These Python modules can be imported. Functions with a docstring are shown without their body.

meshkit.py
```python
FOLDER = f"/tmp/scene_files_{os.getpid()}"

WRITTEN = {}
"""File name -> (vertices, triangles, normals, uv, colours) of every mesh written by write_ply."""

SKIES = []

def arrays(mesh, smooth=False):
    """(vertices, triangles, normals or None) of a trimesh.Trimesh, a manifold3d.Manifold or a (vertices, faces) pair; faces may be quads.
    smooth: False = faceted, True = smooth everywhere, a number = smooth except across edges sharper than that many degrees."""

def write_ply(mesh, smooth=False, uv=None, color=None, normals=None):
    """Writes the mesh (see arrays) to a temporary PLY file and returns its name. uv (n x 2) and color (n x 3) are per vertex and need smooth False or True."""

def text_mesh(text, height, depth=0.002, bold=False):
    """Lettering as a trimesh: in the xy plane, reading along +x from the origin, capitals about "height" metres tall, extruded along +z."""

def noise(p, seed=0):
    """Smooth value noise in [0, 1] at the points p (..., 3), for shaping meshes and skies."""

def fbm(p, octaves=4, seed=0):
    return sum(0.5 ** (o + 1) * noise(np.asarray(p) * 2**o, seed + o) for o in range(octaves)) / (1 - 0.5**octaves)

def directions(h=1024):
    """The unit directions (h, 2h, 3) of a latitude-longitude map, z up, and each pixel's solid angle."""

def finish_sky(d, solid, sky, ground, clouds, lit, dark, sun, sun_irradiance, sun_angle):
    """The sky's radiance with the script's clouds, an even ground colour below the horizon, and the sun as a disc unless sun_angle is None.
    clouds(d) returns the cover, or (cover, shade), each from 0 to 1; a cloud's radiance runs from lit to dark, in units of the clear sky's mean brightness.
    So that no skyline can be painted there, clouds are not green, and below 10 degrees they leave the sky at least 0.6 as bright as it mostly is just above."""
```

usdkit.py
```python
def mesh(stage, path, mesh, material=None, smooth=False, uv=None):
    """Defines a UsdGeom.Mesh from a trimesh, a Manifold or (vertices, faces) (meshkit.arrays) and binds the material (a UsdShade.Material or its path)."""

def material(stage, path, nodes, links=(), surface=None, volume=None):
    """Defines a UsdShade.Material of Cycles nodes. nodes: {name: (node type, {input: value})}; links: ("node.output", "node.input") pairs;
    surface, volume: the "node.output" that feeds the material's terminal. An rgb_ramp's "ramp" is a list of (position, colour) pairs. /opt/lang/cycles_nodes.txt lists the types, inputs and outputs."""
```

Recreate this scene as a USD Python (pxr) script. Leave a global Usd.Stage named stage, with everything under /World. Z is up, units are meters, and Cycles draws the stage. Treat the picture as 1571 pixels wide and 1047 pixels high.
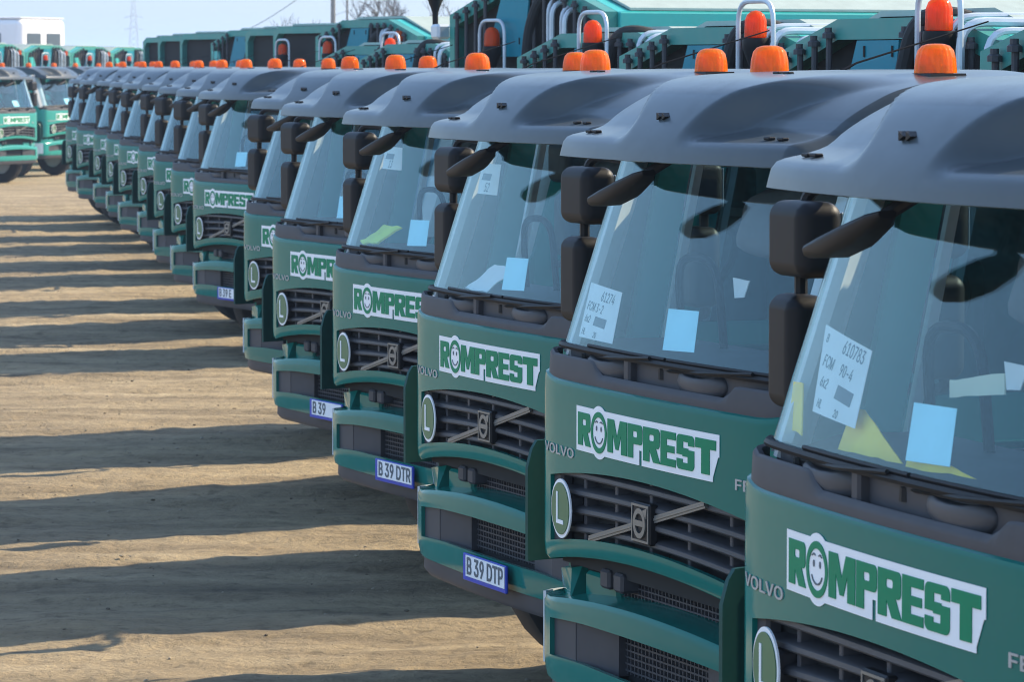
import math, random
import numpy as np, trimesh, usdkit, meshkit
from shapely.geometry import Polygon, Point, LineString, box as sbox
from shapely import affinity
from shapely.ops import unary_union
from pxr import Usd, UsdGeom, UsdLux, UsdShade, Gf, Sdf

# ------------------------------------------------------------------ stage, camera, sky, sun
stage = Usd.Stage.CreateInMemory()
UsdGeom.SetStageUpAxis(stage, 'Z')
UsdGeom.SetStageMetersPerUnit(stage, 1.0)
UsdGeom.Xform.Define(stage, '/World')
UsdGeom.Scope.Define(stage, '/World/Looks')
CAM_H = 2.81
cam = UsdGeom.Camera.Define(stage, '/World/camera')
cam.AddTranslateOp().Set((0, 0, CAM_H))
cam.AddRotateXOp().Set(90 - 4.075)
cam.CreateHorizontalApertureAttr(36.0)
cam.CreateVerticalApertureAttr(24.0)
cam.CreateFocalLengthAttr(136.0)
cam.CreateFStopAttr(14.0)
cam.CreateFocusDistanceAttr(14.5)
cam.CreateExposureAttr(1.22)
SUN_AZ, SUN_EL = math.radians(65), math.radians(36)     # azimuth from +Y towards +X
M = {}
sky = UsdLux.DomeLight.Define(stage, '/World/sky')
usdkit.material(stage, '/World/Looks/sky_air', {
    's': ('sky_texture', {'sky_type': 'single_scattering', 'sun_disc': False, 'sun_elevation': SUN_EL, 'sun_rotation': SUN_AZ,
                          'air_density': 1.0, 'aerosol_density': 0.5, 'ozone_density': 2.0}),
    'g': ('texture_coordinate', {}), 'z': ('separate_xyz', {}),
    'f': ('map_range', {'range_type': 'smoothstep', 'from_min': 0.0, 'from_max': 0.45, 'to_min': 0.78, 'to_max': 0.12, 'clamp': True}),
    'x': ('mix_color', {'b': (.92, 1.36, 2.05), 'use_clamp': False}),      # pale spring haze all round the horizon
    'b': ('background_shader', {'strength': 0.15})},
    [('g.generated', 'z.vector'), ('z.z', 'f.value'), ('f.result', 'x.fac'), ('s.color', 'x.a'), ('x.result', 'b.color')], surface='b.background')
UsdShade.MaterialBindingAPI.Apply(sky.GetPrim()).Bind(UsdShade.Material.Get(stage, '/World/Looks/sky_air'))
sun = UsdLux.DistantLight.Define(stage, '/World/sun')
sun.CreateNormalizeAttr(True) if hasattr(sun, 'CreateNormalizeAttr') else None
sun.CreateIntensityAttr(0.9)
sun.CreateAngleAttr(0.5)
sun.CreateColorAttr(Gf.Vec3f(1.0, 0.86, 0.64))
d = Gf.Vec3d(math.sin(SUN_AZ) * math.cos(SUN_EL), math.cos(SUN_AZ) * math.cos(SUN_EL), math.sin(SUN_EL))
sun.AddTransformOp().Set(Gf.Matrix4d().SetRotate(Gf.Rotation(Gf.Vec3d(0, 0, 1), d)))
for p in (sky.GetPrim(), sun.GetPrim()):
    p.SetCustomDataByKey('kind', 'structure')

# ------------------------------------------------------------------ materials
def mat(name, nodes, links=(), surface='p.BSDF', volume=None):
    M[name] = usdkit.material(stage, '/World/Looks/' + name, nodes, links, surface=surface, volume=volume)
    return M[name]

def plain(name, col, rough=.5, metal=0.0, bump=0.0, bscale=200.0, vary=.12, vscale=6.0, coat=0.0, ior=1.42):
    """principled with a little noise in tone and relief"""
    c = np.array(col, float)
    nodes = {'g': ('texture_coordinate', {}), 'n': ('noise_texture', {'scale': vscale, 'detail': 6.0, 'roughness': .6}),
             'r': ('rgb_ramp', {'ramp': [(.3, tuple(c * (1 - vary))), (.7, tuple(np.minimum(c * (1 + vary), 1)))]}),
             'p': ('principled_bsdf', {'roughness': rough, 'metallic': metal, 'coat_weight': coat, 'coat_roughness': .08, 'ior': ior})}
    links = [('g.object', 'n.vector'), ('n.fac', 'r.fac'), ('r.color', 'p.base_color')]
    if bump:
        nodes['m'] = ('noise_texture', {'scale': bscale, 'detail': 3.0})
        nodes['b'] = ('bump', {'strength': bump, 'distance': .002})
        links += [('g.object', 'm.vector'), ('m.fac', 'b.height'), ('b.normal', 'p.normal')]
    return mat(name, nodes, links)

def paint(name, col, dust=(.30, .26, .20), amount=.22, rough=.28, coat=.5, ior=1.45, low=0.0):
    """vehicle paint with a film of dust in patches"""
    c = tuple(col)
    return mat(name, {
        'g': ('texture_coordinate', {}),
        'n': ('noise_texture', {'scale': 2.2, 'detail': 7.0, 'roughness': .65}),
        'm': ('map_range', {'from_min': .42, 'from_max': .75, 'to_min': 0.0, 'to_max': amount, 'clamp': True}),
        'n2': ('noise_texture', {'scale': 9.0, 'detail': 3.0}),
        'm2': ('map_range', {'from_min': .3, 'from_max': .8, 'to_min': rough - .02, 'to_max': rough + .05}),
        'zz': ('separate_xyz', {}), 'zl': ('map_range', {'from_min': 1.25, 'from_max': .6, 'to_min': 0.0, 'to_max': low, 'clamp': True}),
        'n3': ('noise_texture', {'scale': 14.0, 'detail': 8.0, 'roughness': .7}), 'zn': ('math', {'math_type': 'multiply'}), 'za': ('math', {'math_type': 'add'}),
        'x': ('mix_color', {'a': c, 'b': tuple(dust)}),
        'p': ('principled_bsdf', {'roughness': rough, 'coat_weight': coat, 'coat_roughness': .14, 'ior': ior})},
        [('g.object', 'n.vector'), ('g.object', 'n2.vector'), ('n.fac', 'm.value'), ('g.object', 'zz.vector'), ('zz.z', 'zl.value'), ('g.object', 'n3.vector'), ('zl.result', 'zn.value1'), ('n3.fac', 'zn.value2'), ('zn.value', 'za.value1'), ('m.result', 'za.value2'), ('za.value', 'x.fac'), ('x.result', 'p.base_color'),
         ('n2.fac', 'm2.value'), ('m2.result', 'p.roughness')])

paint('green_paint', (.002, .122, .100), amount=.012, rough=.12, coat=.0, ior=1.22, low=.10)
paint('sunlit_green', (.010, .25, .215), amount=.05, rough=.25, coat=.1)  # lighter copy of green_paint, sunlight on the far cabs painted in
paint('deflector_green', (.007, .055, .048), amount=.05, rough=.35, coat=.0, ior=1.3)
paint('body_teal', (.018, .40, .36), amount=.16, rough=.4, coat=.2)
paint('rail_green', (.022, .24, .20), amount=.25, rough=.45, coat=.1)
paint('panel_blue', (.006, .21, .27), amount=.04, rough=.35, coat=.0, ior=1.25)
paint('visor_grey', (.040, .050, .055), amount=.05, rough=.34, coat=.30, ior=1.30)
plain('black_plastic', (.006, .0058, .0065), .5, bump=.2, bscale=400, ior=1.33)
plain('grey_plastic', (.042, .041, .046), .55, bump=.3, bscale=350)
plain('slat_grey', (.052, .051, .055), .5, bump=.2, bscale=350)
plain('dark_void', (.012, .013, .013), .8)
plain('rubber', (.02, .02, .02), .75, bump=.3, bscale=60)
plain('silver', (.19, .185, .17), .42, metal=.6, vary=.06)
plain('lettering_grey', (.36, .37, .37), .4, metal=.3, vary=.05)
plain('chrome', (.62, .62, .61), .3, metal=.7, vary=.05)
plain('steel_tube', (.55, .60, .63), .35, metal=.25, vary=.1, bump=.1)
plain('wheel_steel', (.45, .45, .44), .45, metal=.5)
plain('decal_white', (.80, .82, .84), .35, vary=.03)
plain('decal_green', (.002, .20, .095), .45, vary=.05, ior=1.22)
plain('badge_green', (.055, .130, .060), .4, vary=.06)
plain('ink', (.10, .12, .14), .6)
plain('plate_blue', (.02, .05, .38), .4)
plain('paper_blue', (.48, .84, .90), .7, vary=.05)
plain('paper_white', (.78, .78, .75), .8, vary=.05)
plain('paper_yellow', (.98, .62, .03), .7, vary=.15)
plain('vest_yellow', (.62, .72, .05), .8, vary=.15)
plain('strip_cream', (.75, .74, .55), .8, vary=.05)
plain('roof_pale', (.34, .40, .36), .6, vary=.08)
plain('trim_light', (.56, .56, .54), .6)
plain('dash_grey', (.10, .105, .11), .65, bump=.2)
plain('seat_grey', (.20, .21, .22), .9, bump=.4, bscale=150)
plain('lamp_clear', (.62, .66, .68), .15, vary=.05)
plain('white_wall', (.74, .74, .75), .7, vary=.04)
plain('window_dark', (.05, .07, .08), .15)
plain('wood_pole', (.20, .19, .17), .8)
plain('bark', (.13, .115, .10), .9)
plain('pylon_steel', (.40, .42, .44), .6)
for nm, col in (('amber_lens', (1.0, .30, .016)), ('orange_lens', (.96, .175, .012))):
    mat(nm, {'p': ('principled_bsdf', {'base_color': col, 'roughness': .12, 'coat_weight': .6, 'coat_roughness': .05}),
             'q': ('translucent_bsdf', {'color': col}), 'm': ('mix_closure', {'fac': .40}), 't': ('transparent_bsdf', {'color': (1.0, col[1] * 1.9, .02)}), 'm2': ('mix_closure', {'fac': .52})},
        [('p.BSDF', 'm.closure1'), ('q.BSDF', 'm.closure2'), ('m.closure', 'm2.closure1'), ('t.BSDF', 'm2.closure2')], surface='m2.closure')
mat('lamp_core', {'p': ('principled_bsdf', {'base_color': (.45, .40, .34), 'roughness': .25, 'metallic': .7})})
def glass(name, tint, ior=1.5, rough=0.0):
    mat(name, {'t': ('transparent_bsdf', {'color': tint}), 'g': ('glossy_bsdf', {'color': (.76, .95, 1.0), 'roughness': rough}),
               'w': ('layer_weight', {'blend': .5}), 'e': ('math', {'math_type': 'power', 'value2': 4.5}),
               'f': ('math', {'math_type': 'multiply_add', 'value2': .78, 'value3': .03}), 'm': ('mix_closure', {})},
        [('w.facing', 'e.value1'), ('e.value', 'f.value1'), ('f.value', 'm.fac'), ('t.BSDF', 'm.closure1'), ('g.BSDF', 'm.closure2')], surface='m.closure')
glass('windscreen_glass', (.885, .955, .975), 1.52, .01)
glass('side_glass', (.80, .88, .88))
mat('dirt', {
    'g': ('geometry', {}),
    'st': ('mapping', {'rotation': (0, 0, -.12), 'scale': (.45, 2.2, 1)}),
    'n1': ('noise_texture', {'scale': .9, 'detail': 8.0, 'roughness': .62}),
    'n2': ('noise_texture', {'scale': .14, 'detail': 5.0, 'roughness': .55}),
    'n3': ('noise_texture', {'scale': 26.0, 'detail': 8.0, 'roughness': .72}),
    'n4': ('noise_texture', {'scale': 7.0, 'detail': 5.0, 'roughness': .6}),
    'r1': ('rgb_ramp', {'ramp': [(.28, (.16, .118, .066)), (.42, (.275, .207, .118)), (.58, (.39, .298, .172)), (.78, (.52, .412, .255))]}),
    'r2': ('rgb_ramp', {'ramp': [(.3, (.82, .82, .84)), (.7, (1.12, 1.1, 1.06))]}),
    'r3': ('rgb_ramp', {'ramp': [(.30, (.42, .40, .38)), (.42, (.9, .9, .9)), (.7, (1.12, 1.12, 1.12))]}),
    'x1': ('mix_color', {'blend_type': 'multiply', 'fac': 1.0, 'use_clamp': False}),
    'x2': ('mix_color', {'blend_type': 'multiply', 'fac': .75, 'use_clamp': False}),
    'r4': ('rgb_ramp', {'ramp': [(.30, (.50, .48, .46)), (.46, (.94, .94, .94)), (.7, (1.08, 1.07, 1.06))]}),
    'x3': ('mix_color', {'blend_type': 'multiply', 'fac': .8, 'use_clamp': False}),
    'h': ('math', {'math_type': 'multiply_add', 'value2': .6}),
    'b': ('bump', {'strength': 1.0, 'distance': .045}),
    'p': ('principled_bsdf', {'roughness': .93})},
    [('g.position', 'st.vector'), ('st.vector', 'n1.vector'), ('g.position', 'n2.vector'), ('g.position', 'n3.vector'), ('g.position', 'n4.vector'),
     ('n1.fac', 'r1.fac'), ('n2.fac', 'r2.fac'), ('n3.fac', 'r3.fac'), ('r1.color', 'x1.a'), ('r2.color', 'x1.b'), ('x1.result', 'x2.a'), ('r3.color', 'x2.b'),
     ('x2.result', 'x3.a'), ('n4.fac', 'r4.fac'), ('r4.color', 'x3.b'), ('x3.result', 'p.base_color'), ('n3.fac', 'h.value1'), ('n4.fac', 'h.value3'), ('h.value', 'b.height'), ('b.normal', 'p.normal')])
plain('stone', (.30, .25, .18), .9, vary=.35, vscale=3)
plain('clod', (.13, .10, .07), .95, vary=.3, vscale=3)

# ------------------------------------------------------------------ mesh helpers
cat = trimesh.util.concatenate
def box(x0, x1, y0, y1, z0, z1):
    m = trimesh.creation.box((x1 - x0, y1 - y0, z1 - z0)); m.apply_translation(((x0 + x1) / 2, (y0 + y1) / 2, (z0 + z1) / 2)); return m
def cbox(x0, x1, y0, y1, z0, z1, c=.01):
    pts = []
    for a, sa in ((x0, 1), (x1, -1)):
        for b, sb in ((y0, 1), (y1, -1)):
            for e, se in ((z0, 1), (z1, -1)):
                pts += [(a + sa * c, b + sb * c, e), (a + sa * c, b, e + se * c), (a, b + sb * c, e + se * c)]
    return trimesh.convex.convex_hull(np.array(pts))
def rbox(x0, x1, y0, y1, z0, z1, r, sub=2):
    s = trimesh.creation.icosphere(sub, r).vertices
    pts = [s + (a, b, e) for a in (x0 + r, x1 - r) for b in (y0 + r, y1 - r) for e in (z0 + r, z1 - r)]
    return trimesh.convex.convex_hull(np.vstack(pts))
def hull(pts):
    return trimesh.convex.convex_hull(np.array(pts, float))
def tube(points, radius, sides=8):
    p = np.asarray(points, float); t = np.gradient(p, axis=0); t /= np.linalg.norm(t, axis=1, keepdims=True) + 1e-12
    ref = np.array([0, 0, 1.0]) if abs(t[0, 2]) < .9 else np.array([1.0, 0, 0])
    a = np.cross(t[0], ref); a /= np.linalg.norm(a); A = []
    for k in range(len(p)):
        a = a - t[k] * np.dot(a, t[k]); a /= np.linalg.norm(a); A.append(a)
    A = np.array(A); B = np.cross(t, A); ang = np.arange(sides) * 2 * np.pi / sides
    rad = np.broadcast_to(radius, (len(p),))[:, None, None]
    v = p[:, None] + rad * (np.cos(ang)[None, :, None] * A[:, None] + np.sin(ang)[None, :, None] * B[:, None])
    f = []
    for i in range(len(p) - 1):
        for j in range(sides):
            q = (i * sides + j, i * sides + (j + 1) % sides, (i + 1) * sides + (j + 1) % sides, (i + 1) * sides + j)
            f += [(q[0], q[1], q[2]), (q[0], q[2], q[3])]
    v = np.vstack([v.reshape(-1, 3), p[:1], p[-1:]]); n0 = len(p) * sides; e = (len(p) - 1) * sides
    for j in range(sides):
        f += [(n0, (j + 1) % sides, j), (n0 + 1, e + j, e + (j + 1) % sides)]
    return trimesh.Trimesh(v, np.array(f), process=False)
def arc(points, n=6):
    """rounds the inner corners of a polyline with quadratic curves"""
    p = [np.array(q, float) for q in points]; out = [p[0]]
    for i in range(1, len(p) - 1):
        a, b = (p[i - 1] + p[i]) / 2 if i > 1 else p[i] + (p[i - 1] - p[i]) * .5, p[i] + (p[i + 1] - p[i]) * .5
        a = p[i] + (p[i - 1] - p[i]) * min(.5, .12 / np.linalg.norm(p[i - 1] - p[i])); b = p[i] + (p[i + 1] - p[i]) * min(.5, .12 / np.linalg.norm(p[i + 1] - p[i]))
        for t in np.linspace(0, 1, n):
            out.append((1 - t) ** 2 * a + 2 * t * (1 - t) * p[i] + t * t * b)
    return out + [p[-1]]
def lathe(profile, n=20, centre=(0, 0, 0)):
    m = trimesh.creation.revolve(np.array(profile), sections=n); m.apply_translation(centre); return m
def ribbed(m, cx, cy, n=18, amp=.018):
    v = m.vertices.copy(); a = np.arctan2(v[:, 1] - cy, v[:, 0] - cx); k = 1 + amp * np.cos(n * a)
    v[:, 0] = cx + (v[:, 0] - cx) * k; v[:, 1] = cy + (v[:, 1] - cy) * k; m.vertices = v; return m
def shell(P, t, mask=None, flip=False, closed_u=False):
    """a curved sheet of points P (nu, nv, 3) given thickness t on its far side; mask[i, j] drops cells"""
    nu, nv = P.shape[:2]
    du, dv = np.gradient(P, axis=0), np.gradient(P, axis=1)
    n = np.cross(du, dv); n /= np.linalg.norm(n, axis=2, keepdims=True) + 1e-12
    if flip: n = -n
    V = np.vstack([P.reshape(-1, 3), (P - n * t).reshape(-1, 3)]); N = nu * nv
    keep = np.ones((nu - 1, nv - 1), bool) if mask is None else mask
    f, edges = [], {}
    for i in range(nu - 1):
        for j in range(nv - 1):
            if not keep[i, j]: continue
            q = [i * nv + j, (i + 1) * nv + j, (i + 1) * nv + j + 1, i * nv + j + 1]
            if flip: q = q[::-1]
            f += [(q[0], q[1], q[2]), (q[0], q[2], q[3]), (q[2] + N, q[1] + N, q[0] + N), (q[3] + N, q[2] + N, q[0] + N)]
            for a, b in zip(q, q[1:] + q[:1]):
                if (b, a) in edges: del edges[(b, a)]
                else: edges[(a, b)] = 1
    for a, b in edges:
        f += [(b, a, a + N), (b, a + N, b + N)]
    m = trimesh.Trimesh(V, np.array(f), process=False); m.remove_unreferenced_vertices(); return m
def extrude(poly, depth):
    gs = [g for g in getattr(poly, 'geoms', [poly]) if g.geom_type == 'Polygon' and g.area > 1e-9]
    return cat([trimesh.creation.extrude_polygon(g, depth, engine='earcut') for g in gs])
def xz(m, y=0.0):
    """from the xy drawing plane (depth +z) to an upright plane facing -y, its face at y"""
    v = m.vertices; m = m.copy(); m.vertices = np.stack([v[:, 0], y - v[:, 2], v[:, 1]], 1); return m
def yz(poly, x0, x1):
    """polygon drawn in (y, z), extruded from x0 to x1"""
    m = extrude(poly, x1 - x0); v = m.vertices.copy(); m.vertices = np.stack([x0 + v[:, 2], v[:, 0], v[:, 1]], 1); return m
def sliced(poly, step=.06):
    x0, _, x1, _ = poly.bounds; out = []
    for k in range(int(math.ceil((x1 - x0) / step))):
        g = poly.intersection(sbox(x0 + k * step, -9, x0 + (k + 1) * step, 9))
        out += [h for h in getattr(g, 'geoms', [g]) if h.geom_type == 'Polygon' and h.area > 1e-8]
    return out
def on_panel(poly, lift, thick=.003, fn=None):
    """a flat graphic (x, z drawing) laid on the bowed front panel, lift metres proud of it"""
    fn = fn or F
    ms = [trimesh.creation.extrude_polygon(g, thick, engine='earcut') for g in sliced(poly)]
    m = cat(ms); v = m.vertices.copy(); m.vertices = np.stack([v[:, 0], fn(v[:, 0]) - lift + (thick - v[:, 2]) - thick, v[:, 1]], 1); return m

# ------------------------------------------------------------------ scene writing helpers
class Ctx: pass
def add(parent, name, mesh, material, label=None, smooth=35, **data):
    base = f'{parent}/{name}'; path, k = base, 0
    while stage.GetPrimAtPath(path):
        k += 1; path = f'{base}_{k:03d}'
    usdkit.mesh(stage, path, mesh, M[material], smooth=smooth)
    p = stage.GetPrimAtPath(path)
    if label: p.SetCustomDataByKey('label', label)
    for a, b in data.items(): p.SetCustomDataByKey(a, b)
    return path
def tag(path, label, category, group=None, kind=None):
    p = stage.GetPrimAtPath(path)
    if label: p.SetCustomDataByKey('label', label)
    if category: p.SetCustomDataByKey('category', category)
    if group: p.SetCustomDataByKey('group', group)
    if kind: p.SetCustomDataByKey('kind', kind)

# ------------------------------------------------------------------ the cab and its pieces (x = to its left side, -y = forward, z up)
def F(x):
    x = np.abs(np.asarray(x, float)); return .04 * x * x + .06 * np.clip((x - .8) / .35, 0, 2) ** 3
def W(x, z):
    x = np.abs(np.asarray(x, float)); return .055 + .055 * x * x + .32 * (np.asarray(z) - 1.91) + 2.5 * np.clip(x - .9, 0, 1) ** 2
def plan(half, corner=.16, depth=.20, n=15, back=.0):
    """half outline of the front seen from above, from the side of the cab round the corner: list of (x, y)"""
    xs = np.concatenate([np.linspace(0, half - corner, n)])
    pts = [(x, float(F(x))) for x in xs]
    x0, y0 = pts[-1]; slope = (float(F(x0 + .01)) - float(F(x0 - .01))) / .02
    for t in np.linspace(0, 1, 9)[1:]:
        a = t * np.pi / 2
        pts.append((x0 + corner * math.sin(a), y0 + slope * corner * .5 * math.sin(a) + (depth - slope * corner * .5) * (1 - math.cos(a))))
    if back: pts.append((half + .002, pts[-1][1] + back))
    return pts
def full(pts): return np.array([(-x, y) for x, y in pts[::-1]] + pts[1:])

LET = {}
def letters():
    """heavy block capitals in a unit cell, with the round second letter left to the caller"""
    R = lambda *a: sbox(*a)
    def rnd(p, r=.05): return p.buffer(-r).buffer(r * 2).buffer(-r)
    bowl = rnd(R(0, .42, 1, 1), .14).union(R(0, .42, .5, 1))
    LET['P'] = bowl.union(R(0, 0, .38, 1)).difference(rnd(R(.36, .62, .66, .80), .06))
    LET['R'] = LET['P'].union(Polygon([(.38, .45), (.75, .45), (1.04, 0), (.62, 0), (.38, .36)]))
    LET['M'] = Polygon([(0, 0), (0, 1), (.34, 1), (.5, .5), (.66, 1), (1, 1), (1, 0), (.72, 0), (.72, .58), (.57, .12), (.43, .12), (.28, .58), (.28, 0)])
    LET['E'] = R(0, 0, .40, 1).union(R(0, 0, 1, .22)).union(R(0, .78, 1, 1)).union(R(0, .40, .92, .60))
    s = rnd(R(0, 0, 1, 1), .17).difference(R(.36, .62, .66, .80)).difference(R(.34, .20, .64, .38)).difference(R(.66, .58, 1.1, .70)).difference(R(-.1, .30, .34, .42))
    LET['S'] = s
    LET['T'] = R(0, .72, 1, 1).union(R(.30, 0, .70, 1))
letters()
def logo():
    h, z0 = .117, 1.565
    ws = [('R', .123), ('O', .152), ('M', .176), ('P', .128), ('R', .136), ('E', .120), ('S', .134), ('T', .150)]
    gap = .008; tot = sum(w for _, w in ws) + gap * 7; x = -tot / 2; green, holes = [], []
    for c, w in ws:
        if c == 'O':
            o = Point(x + w / 2, z0 + h / 2); ring = affinity.scale(o.buffer(1, 32), w / 2, w / 2 * .96); inner = affinity.scale(o.buffer(1, 32), w / 2 - .017, w / 2 * .96 - .019)
            green.append(ring.difference(inner)); face = (x + w / 2, z0 + h / 2)
        else:
            green.append(affinity.translate(affinity.scale(LET[c], w, h, origin=(0, 0)), x, z0))
        x += w + gap
    green = unary_union(green)
    cap = sbox(-tot / 2, z0, tot / 2, z0 + h)
    notch = sbox(-tot / 2 + .123 + .152 + .176 + gap * 3 + .098, z0 - .1, -tot / 2 + .123 + .152 + .176 + gap * 3 + .120, z0 + .03)
    white = unary_union([g.buffer(.021, join_style=2, mitre_limit=2) for g in [green.convex_hull.intersection(cap), green]]).difference(notch)
    fx, fz = face; ink = [affinity.scale(Point(fx + s * .022, fz + .014).buffer(.006), .8, 1.5) for s in (-1, 1)]
    ink += [LineString([(fx + s * .034, fz + .034), (fx + s * .022, fz + .040), (fx + s * .012, fz + .036)]).buffer(.0016) for s in (-1, 1)]
    ink.append(LineString([(fx + .040 * math.sin(a), fz - .002 - .036 * math.cos(a)) for a in np.linspace(-1.1, 1.1, 14)]).buffer(.0024))
    return white, green, unary_union(ink)

def text_on(text, height, x, z, width=None, bold=True, lift=.003, fn=None, depth=.003):
    m = meshkit.text_mesh(text, height, depth=depth, bold=bold); b = m.bounds
    v = m.vertices - [b[0][0], 0, 0]
    if width: v = v * [width / (b[1][0] - b[0][0]), 1, 1]
    fn = fn or F
    m.vertices = np.stack([x + v[:, 0], fn(x + v[:, 0]) - lift - v[:, 2], z + v[:, 1]], 1); return m

def smooth01(t): t = np.clip(t, 0, 1); return t * t * (3 - 2 * t)
def visor_mesh():
    hump = np.array([(0, 2.585), (.006, 2.61), (.03, 2.665), (.085, 2.737), (.135, 2.790), (.19, 2.830), (.30, 2.864), (.48, 2.882), (.78, 2.893), (1.05, 2.897)])
    scoop = np.array([(0, 2.585), (.008, 2.615), (.018, 2.644), (.034, 2.656), (.120, 2.676), (.175, 2.694), (.225, 2.732), (.32, 2.788), (.43, 2.836), (.62, 2.874), (1.05, 2.888)])
    def res(p, n=46):
        s = np.concatenate([[0], np.cumsum(np.hypot(*np.diff(p, axis=0).T))]); s /= s[-1]
        from scipy.interpolate import PchipInterpolator
        return PchipInterpolator(s, p)(np.linspace(0, 1, n))
    hump, scoop = res(hump), res(scoop)
    xs = np.concatenate([-np.array([.985, .982, .972, .955]), np.linspace(-.93, .93, 150), [.955, .972, .982, .985]])
    P = np.zeros((len(xs), len(hump), 3))
    for i, x in enumerate(xs):
        ax = abs(x)
        drop = np.clip((ax - .93) / .055, 0, 1)
        for j in range(len(hump)):
            l = (hump[j, 0] + scoop[j, 0]) / 2
            hw = .25 + .50 * smooth01((l - .03) / .50)
            w = smooth01((hw + .09 - ax) / (.14 + .30 * smooth01((l - .2) / .4)))
            q = w * hump[j] + (1 - w) * scoop[j]
            z = q[1]; y = q[0]
            z = 2.585 + (z - 2.585) * (1 - .85 * drop ** 3) if drop else z
            z -= .02 * smooth01((ax - .55) / .45) * smooth01((l - .3) / .6)
            P[i, j] = (x, .09 * x * x + y + .04 * drop ** 2, z)
    return shell(P, .014)

def number_plate(path, text, wide=.52):
    lx, z0 = .06, .665
    pl = add(path, 'number_plate', cbox(lx - wide / 2, lx + wide / 2, -.030, -.016, z0 - .012, z0 + .108, .004), 'plate_blue')
    add(pl, 'plate_face', box(lx - wide / 2 + .045, lx + wide / 2 - .008, -.034, -.0305, z0 + .010, z0 + .103), 'decal_white')
    if text:
        add(pl, 'plate_text', text_on(text, .072, lx - wide / 2 + .065, z0 + .022, lift=.0345, fn=lambda x: 0 * x, depth=.002, bold=True), 'ink')
def sheet_on_glass(quad, off=.010, n=5):
    """a paper held against the inside of the windscreen; quad = 4 (x, z) corners"""
    a, b, c, e = [np.array(q, float) for q in quad]; P = np.zeros((n, n, 3))
    for i, u in enumerate(np.linspace(0, 1, n)):
        for j, v in enumerate(np.linspace(0, 1, n)):
            q = (1 - v) * ((1 - u) * a + u * b) + v * ((1 - u) * e + u * c)
            P[i, j] = (q[0], float(W(q[0], q[1])) + off, q[1])
    return shell(P, .0012, flip=True)

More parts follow.
